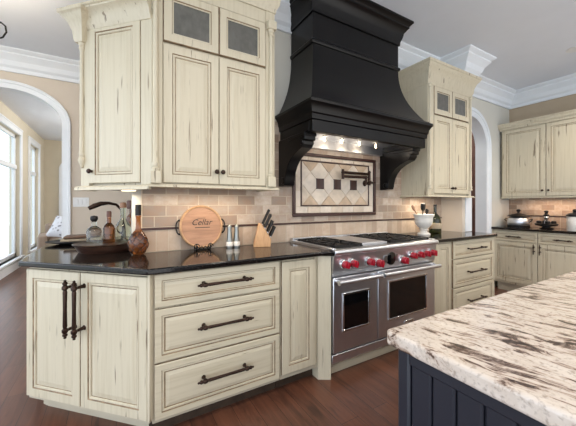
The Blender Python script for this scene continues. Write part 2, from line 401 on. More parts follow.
# ------------------------------------------------------------------ backsplash, part of the back wall
o = MB().box(.149, 3.645, YW-.012, YW, 1.108, 1.43).box(1.0, 2.87, YW-.012, YW, 1.43, 2.0).build('backsplash', 'tile', wb); o['kind'] = 'structure'
MB().box(.149, 3.645, YW-.012, YW, ZC, 1.092).build('soldier_course', 'tile_v', wb)
MB().box(.149, 3.645, YW-.022, YW, 1.092, 1.108).build('pencil_liner', 'liner', wb, bevel=.004)
MB().box(.149, .155, YW-.016, YW, ZC, 1.40).build('tile_edge', 'grout', wb)
wr = bpy.data.objects['wall_right']
MB().box(XR-.012, XR, .4, YW, 1.108, 1.42).build('backsplash', 'tile_r', wr)
MB().box(XR-.012, XR, .4, YW, ZC, 1.092).build('soldier_course', 'tile_rv', wr)
MB().box(XR-.022, XR, .4, YW, 1.092, 1.108).build('pencil_liner', 'liner', wr, bevel=.004)
# framed decorative tile panel behind the range
px0, px1, pz0, pz1 = 1.371, 2.422, 1.161, 1.752
ix0, ix1, iz0, iz1 = 1.462, 2.329, 1.255, 1.685
yp = YW-.012
def frame(x0, x1, z0, z1, w, ya, yb):
    return MB().box(x0, x1, ya, yb, z1-w, z1).box(x0, x1, ya, yb, z0, z0+w).box(x0, x0+w, ya, yb, z0+w, z1-w).box(x1-w, x1, ya, yb, z0+w, z1-w)
tp = MB().box(px0, px1, yp-.004, yp, pz0, pz1).build('tile_medallion', 'grout', wb)
frame(px0, px1, pz0, pz1, .03, yp-.026, yp-.003).build('outer_frame', 'liner', tp, bevel=.005)
frame(ix0, ix1, iz0, iz1, .012, yp-.017, yp-.003).build('inner_frame', 'liner', tp, bevel=.003)
mb = MB(); rnd = random.Random(3)                     # border tiles between the two frames
def row(a0, a1, n): return [(a0+(a1-a0)*k/n+.002, a0+(a1-a0)*(k+1)/n-.002) for k in range(n)]
for a, b2 in row(px0+.03, px1-.03, 7):
    mb.box(a, b2, yp-.01, yp, iz1+.002, pz1-.032, rnd.randint(0,1)); mb.box(a, b2, yp-.01, yp, pz0+.032, iz0-.002, rnd.randint(0,1))
for a, b2 in row(iz0, iz1, 3):
    mb.box(px0+.032, ix0-.002, yp-.01, yp, a, b2, rnd.randint(0,1)); mb.box(ix1+.002, px1-.032, yp-.01, yp, a, b2, rnd.randint(0,1))
mb.build('border_tiles', ['stone_lt', 'stone_md'], tp, bevel=.002)
# diamond field, clipped to the inner frame
def clip(poly, x0, x1, z0, z1):
    for ax, lim, sg in ((0, x0, 1), (0, x1, -1), (1, z0, 1), (1, z1, -1)):
        out = []
        for i in range(len(poly)):
            p, q = poly[i], poly[(i+1) % len(poly)]; dp, dq = (p[ax]-lim)*sg, (q[ax]-lim)*sg
            if dp >= 0: out.append(p)
            if dp*dq < 0: t = dp/(dp-dq); out.append((p[0]+(q[0]-p[0])*t, p[1]+(q[1]-p[1])*t))
        poly = out
        if not poly: return []
    return poly
mb = MB(); hc = .1075; zc = (iz0+iz1)/2; xc = 1.895
for i in range(-9, 10):
    for j in range(-5, 6):
        if (i+j) % 2: continue
        cx, cz = xc+i*hc+hc, zc+j*hc
        hh = hc-.004; poly = clip([(cx-hh, cz), (cx, cz-hh), (cx+hh, cz), (cx, cz+hh)], ix0+.014, ix1-.014, iz0+.014, iz1-.014)
        if len(poly) >= 3:
            dark = abs(j) >= 2 and (i % 2 == 0)
            mb.prism(poly, 'y', yp-.010, yp, 2 if dark else rnd.choice([0,0,1]))
mb.build('diamond_tiles', ['stone_lt', 'stone_md', 'stone_dk'], tp)
for x in (1.682, 1.895, 2.108):
    MB().panel(x-.046, x+.046, zc-.05, zc+.05, [(0, yp), (0, yp-.014), (.006, yp-.018), (.014, yp-.016)], 0).build('dark_inset_tile', 'liner', tp)

# ------------------------------------------------------------------ cabinet kit (local frame: x right, y into the cabinet, z up)
def door(parent, x0, x1, z0, z1, yf, name='door', fr=.052, glassy=False, across=False):
    t = yf+.02; mat = 'cream_h' if across else 'cream'
    if glassy:
        mb = MB(); fw = .062
        R = [(0, t), (0, yf+.004), (.004, yf), (fw-.012, yf), (fw-.008, yf+.006), (fw, yf+.006), (fw, t)]
        mb.panel(x0, x1, z0, z1, R, [1,1,0,1,0,0,0]); 
        # drop the caps so the pane shows
        mb.f = mb.f[:-2]; mb.m = mb.m[:-2]; n = len(R)-1
        o_ = n*4; mb.f += [[i, (i+1) % 4, o_+(i+1) % 4, o_+i] for i in range(4)]; mb.m += [0]*4
        o = mb.build(name, [mat, 'glaze'], parent, smooth=False)
        MB().box(x0+fw-.004, x1-fw+.004, yf+.010, yf+.014, z0+fw-.004, z1-fw+.004).build('glass_pane', 'cab_glass', o)
        return o
    R = [(0, t), (0, yf+.004), (.004, yf), (fr, yf), (fr+.004, yf+.006), (fr+.007, yf+.003), (fr+.015, yf+.004), (fr+.018, yf+.010), (fr+.022, yf+.010), (fr+.05, yf+.004), (fr+.053, yf+.004)]
    return MB().panel(x0, x1, z0, z1, R, [1,0,0,1,0,0,0,1,0,0,0]).build(name, [mat, 'glaze'], parent, smooth=False)
def drawer(parent, x0, x1, z0, z1, yf, fr=.03):
    t = yf+.02
    R = [(0, t), (0, yf+.004), (.004, yf), (fr, yf), (fr+.004, yf+.006), (fr+.007, yf+.003), (fr+.012, yf+.003), (fr+.015, yf+.010), (fr+.021, yf+.010), (fr+.04, yf+.004), (fr+.042, yf+.004)]
    if z1-z0 < .19: R = R[:6]+[(fr+.011, yf+.003), (fr+.014, yf+.009), (fr+.03, yf+.006)]
    ms = [1,0,0,1,0,0,0,1,0,0,0] if len(R) == 11 else [1,0,0,1,0,0,1,0,0]
    return MB().panel(x0, x1, z0, z1, R, ms).build('drawer', ['cream_h', 'glaze'], parent, smooth=False)
def pull(parent, cx, cz, L, yf, axis='x', k=1.0, so=.042):       # turned bronze bar pull
    h = L/2
    P = [(0,-h), (.005,-h+.004), (.0045,-h+.012), (.0085,-h+.018), (.0085,-h+.026), (.006,-h+.03), (.0105,-h+.04), (.0105,-h+.052), (.006,-h+.06), (.0075,-h+.07), (.0065, 0)]
    P = [(r*k, s) for r, s in P]; P = P + [(r, -s) for r, s in P[-2::-1]]
    y = yf-so
    mb = MB().lathe(P, (cx, y, cz), axis, 12)
    for s in (-1, 1):
        d = s*(h-.046); p = (cx+d, cz) if axis == 'x' else (cx, cz+d)
        mb.tube([(p[0], yf+.001, p[1]), (p[0], yf-.006, p[1]), (p[0], yf-so*.6, p[1]), (p[0], y, p[1])], [.010*k, .007*k, .0055*k, .0055*k], 10)
    return mb.build('handle', 'bronze', parent)
def knob(parent, x, z, yf, r=.015):
    return MB().lathe([(0, .002), (.009, 0), (.006, -.008), (.006, -.014), (r, -.018), (r*1.05, -.024), (r*.7, -.031), (0, -.033)], (x, yf, z), 'y', 16).build('knob', 'bronze', parent)
def halfcol(parent, x, y, z0, z1, r=.017, name='column'):
    P = [(r*1.5, z0), (r*1.5, z0+.012), (r*1.1, z0+.02), (r*1.35, z0+.03), (r*1.35, z0+.045), (r, z0+.055), (r*.92, z0+.3), (r*.85, z1-.05), (r*1.25, z1-.042), (r*1.25, z1-.03), (r*1.0, z1-.022), (r*1.5, z1-.01), (r*1.5, z1)]
    return MB().lathe(P, (x, y, 0), 'z', 16).build(name, 'cream', parent)

# ---- left drawer base
t = thing('drawer_cabinet', 'cream distressed three-drawer base cabinet left of the range', 'cabinet', (.15, 1.715, 0))
X = lambda x: x-.15
mb = MB().box(X(.168), X(.95), .0205, .555, .115, .90)
mb.build('carcass', 'cream', t)
MB().box(X(.168), X(.95), .075, .54, 0, .115).build('toe_kick', 'kick_dark', t)
MB().box(X(.168), X(.95), .018, .05, .085, .114).build('bottom_rail', 'kick', t)
for z0, z1 in ((.712, .893), (.415, .702), (.106, .405)):
    d = drawer(t, X(.178), X(.944), z0, z1, 0, .034); pull(d, X(.565), (z0+z1)/2+.012, .345, 0, 'x', 1.25, .045)
# ---- narrow base beside the range, with pilaster
t = thing('narrow_cabinet', 'narrow cream base cabinet with one tall door beside the range', 'cabinet', (.955, 1.715, 0))
X = lambda x: x-.955
MB().box(X(.956), X(1.262), .0205, .555, .115, .90).build('carcass', 'cream', t)
MB().box(X(.956), X(1.262), .075, .54, 0, .115).build('toe_kick', 'kick_dark', t)
MB().box(X(.956), X(1.262), .018, .05, .085, .114).build('bottom_rail', 'kick', t)
door(t, X(.962), X(1.236), .118, .882, 0)
MB().prism([(X(1.264), .05), (X(1.264), .005), (X(1.342), -.045), (X(1.347), -.04), (X(1.347), .5), (X(1.264), .5)], 'z', 0, .898).build('pilaster', 'cream', t, smooth=False)
# ---- diagonal peninsula base
t = thing('peninsula_cabinet', 'cream distressed peninsula cabinet with two doors set at an angle', 'cabinet', (-.477, 2.342, 0), -PI/4)
W = .886
poly = [local(t, p) for p in ((.164, 1.737), (.164, 2.265), (.085, 2.265), (.085, 2.44), (-.46, 2.44), (-.46, 2.355), (-.448, 2.345))]
MB().prism(poly, 'z', .115, .90).build('carcass', 'cream', t, smooth=False)
pk = [local(t, p) for p in ((.16, 1.83), (.16, 2.2), (.08, 2.2), (.08, 2.43), (-.40, 2.43), (-.40, 2.40), (-.37, 2.36))]
MB().prism(pk, 'z', 0, .115).build('toe_kick', 'kick', t, smooth=False)
mid = .421
dl = door(t, .006, mid-.004, .112, .882, 0); dr = door(t, mid+.002, W-.012, .112, .882, 0)
pull(dl, mid-.034, .69, .33, 0, 'z', 1.5, .06); pull(dr, mid+.03, .69, .33, 0, 'z', 1.5, .06)
MB().box(W-.010, W+.006, -.001, .03, .112, .898).build('corner_post', 'cream', t, bevel=.003)
MB().box(.006, W-.012, .018, .05, .09, .111).build('bottom_rail', 'kick', t)

tp_ = thing('peninsula_cabinet', 'plain cream base carrying the peninsula counter behind the angled doors', 'cabinet', (0, 3.05, 0))
MB().box(-.46, .45, -.60, .61, .115, .90).build('carcass', 'cream', tp_, bevel=.003)
MB().box(-.40, .39, -.59, .55, 0, .115).build('toe_kick', 'kick', tp_)
# ---- counters
def slab(name, poly, label, z1=ZC, th=.033, mat='bgranite', bev=.008):
    me = MB().prism(poly, 'z', z1-th, z1)
    o = me.build(name, mat, None, smooth=True); bv = o.modifiers.new('bevel', 'BEVEL'); bv.width = bev; bv.segments = 3; bv.limit_method = 'ANGLE'
    return tag(o, label, 'countertop')
slab('countertop', [(.1355, 1.68), (1.262, 1.68), (1.348, 1.63), (1.348, YW-.013), (.09, YW-.013), (.09, YW+.152), (.5, YW+.152), (.5, 3.71), (-.52, 3.71), (-.505, 2.315)], 'black polished granite countertop left of the range and over the peninsula')
slab('countertop', [(2.574, 1.66), (2.60, 1.685), (3.80, 1.685), (3.80, 1.998), (3.642, 1.998), (3.642, YW-.013), (2.574, YW-.013)], 'black granite countertop right of the range under the white urn')
slab('countertop', [(4.89, YW-.003), (4.89, .5), (XR-.013, .5), (XR-.013, YW-.003)], 'black granite countertop along the right wall holding canisters')

# ---- right of the range
t = thing('filler_cabinet', 'slim cream panel cabinet between the range and right drawers', 'cabinet', (2.60, 1.715, 0))
X = lambda x: x-2.60
MB().box(X(2.60), X(2.925), .0205, .55, .0, .90).build('carcass', 'cream', t)
MB().box(X(2.575), X(2.66), -.03, .4, 0, .899).build('pilaster', 'cream', t, bevel=.004)
door(t, X(2.70), X(2.915), .115, .882, 0, 'panel', .04)
t = thing('drawer_cabinet', 'cream three-drawer base cabinet right of the range by the arch', 'cabinet', (2.93, 1.715, 0))
X = lambda x: x-2.93
MB().box(X(2.93), X(3.785), .0205, .28, .10, .90).build('carcass', 'cream', t)
MB().box(X(2.93), X(3.76), .07, .27, 0, .10).build('toe_kick', 'kick_dark', t)
for z0, z1 in ((.712, .893), (.415, .702), (.106, .405)):
    d = drawer(t, X(2.965), X(3.765), z0, z1, 0, .034); pull(d, X(3.37), (z0+z1)/2, .36, 0)
MB().box(X(3.768), X(3.79), -.002, .27, 0, .899).build('end_panel', 'cream', t, bevel=.003)

# ---- right wall base (faces -x)
t = thing('base_cabinet', 'cream base cabinet with drawers over doors along the right wall', 'cabinet', (4.92, YW-.01, 0), -PI/2)
MB().box(0, 1.7, .0205, .59, .12, .90).build('carcass', 'cream', t)
MB().box(.06, 1.7, .07, .58, 0, .12).build('toe_kick', 'kick', t)
for i, (a, b2) in enumerate(((.035, .565), (.572, 1.10), (1.107, 1.66))):
    d = drawer(t, a, b2, .742, .882, 0, .03); pull(d, (a+b2)/2, .81, .2, 0)
    dd = door(t, a, b2, .15, .733, 0)
    pull(dd, (b2-.03 if i != 1 else a+.03), .66, .15, 0, 'z', .8)
MB().box(0, .03, -.002, .03, .12, .899).build('stile', 'cream', t)

# ------------------------------------------------------------------ upper cabinets
def cab_crown(mb, path, z0, h, p):
    prof = [(0, z0), (.006, z0), (.010, z0+h*.1), (p*.25, z0+h*.22), (p*.32, z0+h*.45), (p*.6, z0+h*.7), (p*.85, z0+h*.8), (p*.88, z0+h*.86), (p, z0+h*.9), (p, z0+h), (0, z0+h)]
    return mb.sweep(path, prof)
# tall double cabinet with two glass doors above
t = thing('wall_cabinet', 'tall cream wall cabinet with two grey glass doors above panelled doors', 'cabinet', (.17, 1.94, 1.38))
L = lambda x: x-.17
zz = lambda z: z-1.38
MB().box(L(.215), L(1.022), .0205, YW-1.94-.001, zz(1.39), zz(2.95)).build('carcass', 'cream', t)
mb = MB().box(L(.19), L(.246), 0, .021, zz(1.392), zz(2.75)).box(L(.95), L(1.024), 0, .021, zz(1.392), zz(2.75)).box(L(.246), L(.95), .004, .021, zz(2.61), zz(2.75))
mb.build('face_frame', 'cream', t, bevel=.003)
for a, b2, kx in ((.249, .597, .578), (.601, .948, .620)):
    d = door(t, L(a), L(b2), zz(1.408), zz(2.268), -.004); knob(d, L(kx), zz(1.49), -.004)
    door(t, L(a), L(b2), zz(2.284), zz(2.605), -.004, 'glass_door', glassy=True)
halfcol(t, L(.205), -.008, zz(1.475), zz(2.56)); halfcol(t, L(.988), -.008, zz(1.475), zz(2.56))
for x in (.205, .988):
    MB().box(L(x-.03), L(x+.03), -.034, .0, zz(1.40), zz(1.475)).build('column_base', 'cream', t, bevel=.004)
    MB().box(L(x-.034), L(x+.034), -.04, .0, zz(2.56), zz(2.62)).build('column_capital', 'cream', t, bevel=.004)
MB().sweep([(L(.165), .0), (L(1.03), .0), (L(1.03), YW-1.94-.001)], [(0, 0), (0, .018), (.012, .018), (.018, .012), (.022, .004), (.022, 0)]).build('light_rail', 'cream', t)
cab_crown(MB(), [(L(.19), .339), (L(.19), 0), (L(1.024), 0), (L(1.024), .339)], zz(2.70), .24, .11).build('crown', 'cream', t)
for x in (.45, .75):
    MB().box(L(x-.09), L(x+.09), .024, .06, .003, .0095).build('light_bar', 'led', t)
# diagonal upper cabinet
t = thing('corner_cabinet', 'cream wall cabinet set at an angle with one tall door', 'cabinet', (-.158, 2.289, 1.38), -PI/4)
W = .492
poly = [local(t, p) for p in ((.195, 1.97), (.195, YW-.003), (.09, YW-.003), (.09, 2.55), (-.03, 2.55), (-.14, 2.31))]
MB().prism(poly, 'z', .012, 1.1).build('carcass', 'cream', t, smooth=False)
d = door(t, .006, .402, zz(1.408), zz(2.43), -.004); knob(d, .035, zz(1.485), -.004)
MB().box(-.06, .009, 0, .03, .012, 1.07).box(.405, W-.004, 0, .03, .012, 1.07).box(.009, .405, .002, .03, 1.052, 1.07).build('face_frame', 'cream', t, bevel=.003)
MB().sweep([(-.062, .12), (-.062, 0), (W-.01, 0)], [(0, -.016), (0, .012), (.008, .012), (.022, .002), (.026, -.016)]).build('light_rail', 'cream', t)
cab_crown(MB(), [(-.012, .10), (-.012, 0), (W-.008, 0)], zz(2.40), .125, .075).build('crown', 'cream', t)
halfcol(t, -.045, -.004, zz(1.56), zz(2.32), .014)
MB().lathe([(0, 0), (.010, .006), (.016, .03), (.022, .045), (.022, .055)], (-.045, -.004, zz(1.507)), 'z', 14).build('column_drop', 'cream', t)
mb = MB().loft((-.075, -.018, -.026, .06), [(0, zz(2.32)), (.006, zz(2.335)), (.012, zz(2.39)), (.03, zz(2.44)), (.055, zz(2.47)), (.06, zz(2.48)), (.068, zz(2.485)), (.068, zz(2.505))])
mb.build('column_crown', 'cream', t)
MB().box(.12, .36, .035, .12, -.014, .010).build('light_valance', 'wood_dark', t, bevel=.003)
MB().box(.215, .29, .05, .09, -.022, -.0145).build('light_bar', 'led', t)
# right upper cabinet
t = thing('wall_cabinet', 'tall cream wall cabinet with small glass doors between hood and arch', 'cabinet', (2.86, 1.93, 1.355))
L = lambda x: x-2.86
zz = lambda z: z-1.355
MB().box(L(2.862), L(3.643), .0205, YW-1.93-.001, zz(1.37), zz(2.77)).build('carcass', 'cream', t)
MB().box(L(2.862), L(2.965), 0, .021, zz(1.372), zz(2.58)).box(L(3.655), L(3.70), 0, .06, zz(1.372), zz(2.58)).box(L(2.965), L(3.655), .004, .021, zz(2.56), zz(2.62)).build('face_frame', 'cream', t, bevel=.003)
MB().box(L(3.645), L(3.70), .0, .065, zz(2.56), zz(2.77)).build('frieze_end', 'cream', t)
for a, b2, kx in ((2.969, 3.305, 3.285), (3.310, 3.652, 3.332)):
    d = door(t, L(a), L(b2), zz(1.395), zz(2.243), -.004); knob(d, L(kx), zz(1.455), -.004)
    door(t, L(a), L(b2), zz(2.258), zz(2.562), -.004, 'glass_door', glassy=True)
halfcol(t, L(2.885), -.006, zz(1.44), zz(2.57), .016); halfcol(t, L(3.682), -.006, zz(1.44), zz(2.57), .014)
MB().sweep([(L(2.86), YW-1.93-.001), (L(2.86), 0), (L(3.72), 0), (L(3.72), .066)], [(0, 0), (0, .018), (.012, .018), (.018, .012), (.026, .004), (.026, 0)]).build('light_rail', 'cream', t)
cab_crown(MB(), [(L(2.862), YW-1.93-.001), (L(2.862), 0), (L(3.70), 0), (L(3.70), .066)], zz(2.56), .23, .085).build('crown', 'cream', t)
MB().box(L(2.99), L(3.2), .026, .07, .005, .0145).build('light_bar', 'led', t)
# right wall upper cabinet (faces -x)
t = thing('wall_cabinet', 'cream two-door wall cabinet hung on the tan right wall', 'cabinet', (5.18, YW-.03, 1.37), -PI/2)
zz = lambda z: z-1.37
MB().box(0, 1.7, .0205, XR-5.18-.001, .012, zz(2.42)).build('carcass', 'cream', t)
for i, (a, b2) in enumerate(((.02, .547), (.555, 1.085), (1.092, 1.66))):
    d = door(t, a, b2, zz(1.392), zz(2.405), 0); knob(d, (b2-.03 if i != 1 else a+.03), zz(1.47), 0, .014)
MB().box(-.002, 1.7, .002, .03, -.006, .014).build('light_rail', 'cream', t, bevel=.003)
MB().sweep([(-.002, XR-5.18-.001), (-.002, 0), (1.7, 0)], [(0, zz(2.41)), (.012, zz(2.41)), (.016, zz(2.44)), (.03, zz(2.455)), (.034, zz(2.485)), (.045, zz(2.495)), (.045, zz(2.51)), (0, zz(2.51))][::-1]).build('crown', 'cream', t)
MB().box(.5, 1.0, .032, .07, .001, .0115).build('light_bar', 'led', t)

# ------------------------------------------------------------------ range hood
t = thing('range_hood', 'large black flared range hood with corbels over the range', 'range hood', (1.91, YW, 1.43))
T = Matrix.Translation((-1.91, -YW, -1.43))
def H(mb, name, mat, parent=t, **k): return mb.xform(T).build(name, mat, parent, **k)
rs = []
for k in range(17):                                   # flared shell
    s = k/16; z = 2.05+(2.60-2.05)*s; e = (1-s)**2.3
    x0, x1, yf = 1.366-.141*e, 2.39+.215*e, 1.93-.18*e
    rs.append([(x0, yf, z), (x1, yf, z), (x1, YW-.013, z), (x0, YW-.013, z)])
rs.append([(1.366, 1.93, CE-.01), (2.39, 1.93, CE-.01), (2.39, YW-.013, CE-.01), (1.366, YW-.013, CE-.01)])
H(MB().rings(rs), 'shell', 'black', angle=25)
H(MB().loft((1.366, 2.39, 1.93, YW-.014), [(-.005, 2.575), (.008, 2.58), (.014, 2.593), (.014, 2.607), (.008, 2.615), (-.005, 2.62)]), 'band', 'black')
H(MB().loft((1.366, 2.39, 1.93, YW-.014), [(-.005, 2.825), (.012, 2.83), (.014, 2.86), (.03, 2.90), (.038, 2.94), (.066, 2.98), (.074, 2.985), (.074, 3.0), (.094, 3.025), (.102, 3.03), (.102, CE-.002), (-.01, CE-.002)]), 'crown', 'black', angle=25)
H(MB().loft((1.25, 2.585, 1.77, YW-.014), [(-.002, 1.905), (.010, 1.91), (.012, 1.93), (.012, 1.945), (.02, 1.955), (.024, 1.985), (.040, 2.015), (.050, 2.025), (.050, 2.045), (.044, 2.052), (.030, 2.056), (.026, 2.066), (-.04, 2.07)]), 'mantel', 'black', angle=25)
x0, x1, y0 = 1.25, 2.585, 1.77
mb = MB().box(x0, x1, y0, y0+.05, 1.818, 1.906).box(x0, x0+.09, y0+.05, YW-.014, 1.83, 1.906).box(x1-.09, x1, y0+.05, YW-.014, 1.83, 1.906)
H(mb, 'apron', 'black', bevel=.003)
H(MB().box(x0+.09, x1-.09, y0+.05, YW-.014, 1.885, 1.904).box(x0+.09, x1-.09, YW-.06, YW-.014, 1.80, 1.885).box(x0+.09, x1-.09, y0+.05, y0+.07, 1.822, 1.885), 'liner', 'steel')
for xb in (1.60, 1.80, 2.02, 2.24):
    o = H(MB().lathe([(0,1.884), (.022,1.884), (.022,1.876), (0,1.876)], (xb, 2.08, 0), 'z', 14), 'hood_light', 'chrome')
    H(MB().lathe([(0, 1.876), (.007, 1.874), (.010, 1.855), (.007, 1.838), (0, 1.834)], (xb, 2.08, 0), 'z', 12), 'bulb', 'bulb', o)
cp = [(YW-.014, 1.43), (2.19, 1.43), (2.165, 1.436), (2.155, 1.465), (2.15, 1.50), (2.135, 1.55), (2.105, 1.60), (2.06, 1.645), (2.0, 1.68), (1.945, 1.70), (1.90, 1.715), (1.875, 1.74), (1.872, 1.765), (1.85, 1.77), (1.85, 1.83), (YW-.014, 1.83)]
for a in (1.235, 2.505):
    o = H(MB().prism(cp, 'x', a, a+.10), 'corbel', 'black', bevel=.004, angle=25)
    H(MB().lathe([(0,-.058), (.022,-.058), (.03,-.052), (.03,.052), (.022,.058), (0,.058)], (a+.05, 2.19, 1.475), 'x', 18), 'carved_scroll', 'black', o)
    H(MB().lathe([(0,-.056), (.016,-.056), (.02,-.05), (.02,.05), (.016,.056), (0,.056)], (a+.05, 1.895, 1.755), 'x', 18), 'carved_scroll', 'black', o)
    H(MB().box(a-.006, a+.106, 1.843, 2.1, 1.80, 1.83), 'cap', 'black', o, bevel=.004)

# ------------------------------------------------------------------ range
t = thing('kitchen_range', 'stainless steel double-oven range with red knobs', 'range', (1.96, 1.97, 0))
T = Matrix.Translation((-1.96, -1.97, 0))
def R_(mb, name, mat, parent=t, **k): return mb.xform(T).build(name, mat, parent, **k)
x0, x1 = 1.352, 2.570
R_(MB().box(x0, x1, 1.70, YW-.025, .13, .90), 'body', 'steel_dark')
R_(MB().box(x0+.03, x1-.03, 1.76, 2.2, 0.0, .13), 'base', 'iron')
R_(MB().box(x0, x1, 1.665, 1.70, .11, .172), 'kick_panel', 'steel', bevel=.004)
mb = MB().box(x0-.004, x1+.004, 1.66, YW-.024, .90, .935); mb.tube([(x0-.004, 1.645, .922), (x1+.004, 1.645, .922)], .022, 16)
mb.box(x0-.004, x1+.004, 1.645, 1.70, .925, .944)
mb.box(x0-.004, x0+.03, 1.66, YW-.024, .93, .952).box(x1-.03, x1+.004, 1.66, YW-.024, .93, .952).box(x0, x1, YW-.07, YW-.024, .93, .972)
R_(mb, 'cooktop', 'steel', bevel=.003)
R_(MB().box(1.70, 1.99, 1.72, YW-.08, .935, .958).box(1.715, 1.975, 1.735, YW-.1, .958, .962), 'griddle', 'steel', bevel=.004)
def grate(xa, xb):
    o = MB()
    ya, yb = 1.705, YW-.085; ym = (ya+yb)/2; z0, z1 = .952, .966
    for y in (ya, ym-.007, ym+.007, yb): o.box(xa, xb, y-.006, y+.006, z0, z1)
    for x in (xa, xb): o.box(x-.006, x+.006, ya, yb, z0, z1)
    for ca in ((ya+ym)/2, (ym+yb)/2):
        cx = (xa+xb)/2
        for k in range(8):
            a = k*PI/4; r1 = .125
            p, q = (cx+.035*math.cos(a), ca+.035*math.sin(a)), (cx+r1*math.cos(a), ca+r1*math.sin(a))
            o.tube([(p[0], p[1], z1-.002), (q[0], q[1], z1-.002)], .006, 6)
    for x in (xa, xb):
        for y in (ya, ym, yb): o.box(x-.007, x+.007, y-.007, y+.007, .935, z0)
    g = R_(o, 'burner_grate', 'grate')
    for ca in ((ya+ym)/2, (ym+yb)/2):
        R_(MB().lathe([(0,.936), (.06,.936), (.062,.942), (.045,.946), (.045,.953), (.035,.956), (0,.956)], ((xa+xb)/2, ca, 0), 'z', 20), 'burner', 'grate', g)
R_(MB().box(1.39, 1.69, 1.69, YW-.08, .9352, .9385), 'burner_pan', 'grate'); R_(MB().box(2.0, 2.535, 1.69, YW-.08, .9352, .9385), 'burner_pan', 'grate')
grate(1.40, 1.68); grate(2.01, 2.265); grate(2.275, 2.53)
# control panel and knobs
R_(MB().prism([(1.70, .745), (1.668, .745), (1.645, .90), (1.70, .90)], 'x', x0, x1), 'control_panel', 'steel', smooth=False)
def rknob(x, z, k=1.0):
    y = 1.668-(z-.745)*.148
    b2 = R_(MB().lathe([(0, .004), (.034*k, .002), (.036*k, -.006), (.032*k, -.016), (.026*k, -.018), (0, -.018)], (x, y, z), 'y', 22), 'knob_bezel', 'chrome')
    R_(MB().lathe([(0, -.017), (.027*k, -.018), (.029*k, -.028), (.026*k, -.05), (.024*k, -.056), (0, -.057)], (x, y, z), 'y', 22).box(x-.006*k, x+.006*k, y-.066, y-.05, z-.025*k, z+.025*k), 'knob', 'red', b2, bevel=.0015)
for x, z, k in ((1.445, .832, 1), (1.528, .832, 1), (1.70, .828, 1), (1.805, .806, 1.1), (2.105, .800, 1.1), (2.214, .832, 1), (2.31, .832, 1), (2.40, .832, 1), (2.493, .832, 1)): rknob(x, z, k)
R_(MB().lathe([(0, .004), (.055, .004), (.055, -.006), (.048, -.009), (0, -.009)], (1.96, 1.656, .828), 'y', 28, sx=1, sy=1), 'display_dial', 'oven_glass')
R_(MB().box(1.87, 2.04, 1.648, 1.664, .80, .858), 'display_plate', 'steel_dark', bevel=.004)
def oven(xa, xb, wx0, wx1, wz0, wz1):
    yf = 1.66
    o = R_(MB().box(xa, xb, yf, yf+.04, .185, .735), 'oven_door', 'steel', bevel=.005)
    R_(frame(wx0-.014, wx1+.014, wz0-.014, wz1+.014, .014, yf-.008, yf+.002), 'window_trim', 'chrome', o, bevel=.002)
    R_(MB().box(wx0, wx1, yf-.004, yf+.002, wz0, wz1), 'window', 'oven_glass', o)
    hb = MB().tube([(xa+.005, yf-.055, .712), (xb-.005, yf-.055, .712)], .017, 16)
    for x in (xa+.03, xb-.03): hb.tube([(x, yf+.004, .712), (x, yf-.055, .712)], .014, 12)
    R_(hb, 'handle', 'steel', o)
    return o
oven(1.358, 1.808, 1.456, 1.703, .345, .60)
o = oven(1.818, 2.566, 1.945, 2.425, .33, .63)
R_(MB().box(2.13, 2.25, 1.654, 1.662, .252, .272), 'badge', 'chrome', o, bevel=.002)
tag(MB().box(1.352, 2.57, 1.728, 1.748, 0, .105).build('plinth_board', 'cream_h', bevel=.003), 'cream plinth board on the floor under the range', 'plinth')

# ------------------------------------------------------------------ island
t = thing('kitchen_island', 'navy beadboard kitchen island in the right foreground', 'island', (2.0, -.3, 0))
T = Matrix.Translation((-2.0, .3, 0))
ix, iy = .652, .518
MB().box(ix+.012, 3.2, -1.2, iy-.012, .0, .895).xform(T).build('carcass', 'navy', t)
mb = MB()
y = iy-.030; k = 0
while y > -1.1:
    y1 = y-.058
    mb.prism([(ix+.013, y), (ix+.004, y-.001), (ix, y-.005), (ix, y1+.008), (ix+.004, y1+.003), (ix+.009, y1+.003), (ix+.009, y1), (ix+.013, y1)], 'z', .10, .86); y = y1
mb.xform(T).build('beadboard', 'navy', t, smooth=False)
MB().box(ix-.006, ix+.055, iy-.030, iy+.006, 0, .895).xform(T).build('corner_post', 'navy', t, bevel=.006)
MB().box(ix-.006, ix+.012, -1.2, iy-.031, 0, .10).box(ix-.006, ix+.012, -1.2, iy-.031, .862, .893).xform(T).build('rails', 'navy', t, bevel=.003)
o = MB().prism([(.626, -1.3), (3.25, -1.3), (3.25, .55), (.638, .55), (.630, .547), (.626, .539)], 'z', .896, .935).build('island_countertop', 'granite')
bv = o.modifiers.new('bevel', 'BEVEL'); bv.width = .014; bv.segments = 5; bv.limit_method = 'ANGLE'
tag(o, 'white granite island countertop streaked with dark brown veins', 'countertop')

# ------------------------------------------------------------------ pot filler
t = thing('pot_filler', 'bronze wall-mounted folding pot filler faucet over the range', 'faucet', (2.24, YW-.03, 1.495))
def PF(mb, name, mat='bronze'): return mb.xform(Matrix.Translation((-2.24, -(YW-.03), -1.495))).build(name, mat, t)
PF(MB().lathe([(0, 0), (.036, 0), (.036, -.008), (.02, -.016), (.014, -.05), (0, -.05)], (2.27, YW-.012, 1.495), 'y', 20), 'flange')
PF(MB().tube([(2.27, YW-.03, 1.495), (2.27, YW-.085, 1.495)], .014, 12).tube([(2.27, YW-.085, 1.47), (2.27, YW-.085, 1.60)], .015, 14).sphere((2.27, YW-.085, 1.605), .018), 'riser')
PF(MB().tube([(2.27, YW-.085, 1.585), (1.90, YW-.10, 1.585)], .014, 12).sphere((1.90, YW-.10, 1.585), .017).tube([(1.90, YW-.10, 1.615), (1.90, YW-.10, 1.52)], .014, 12), 'upper_arm')
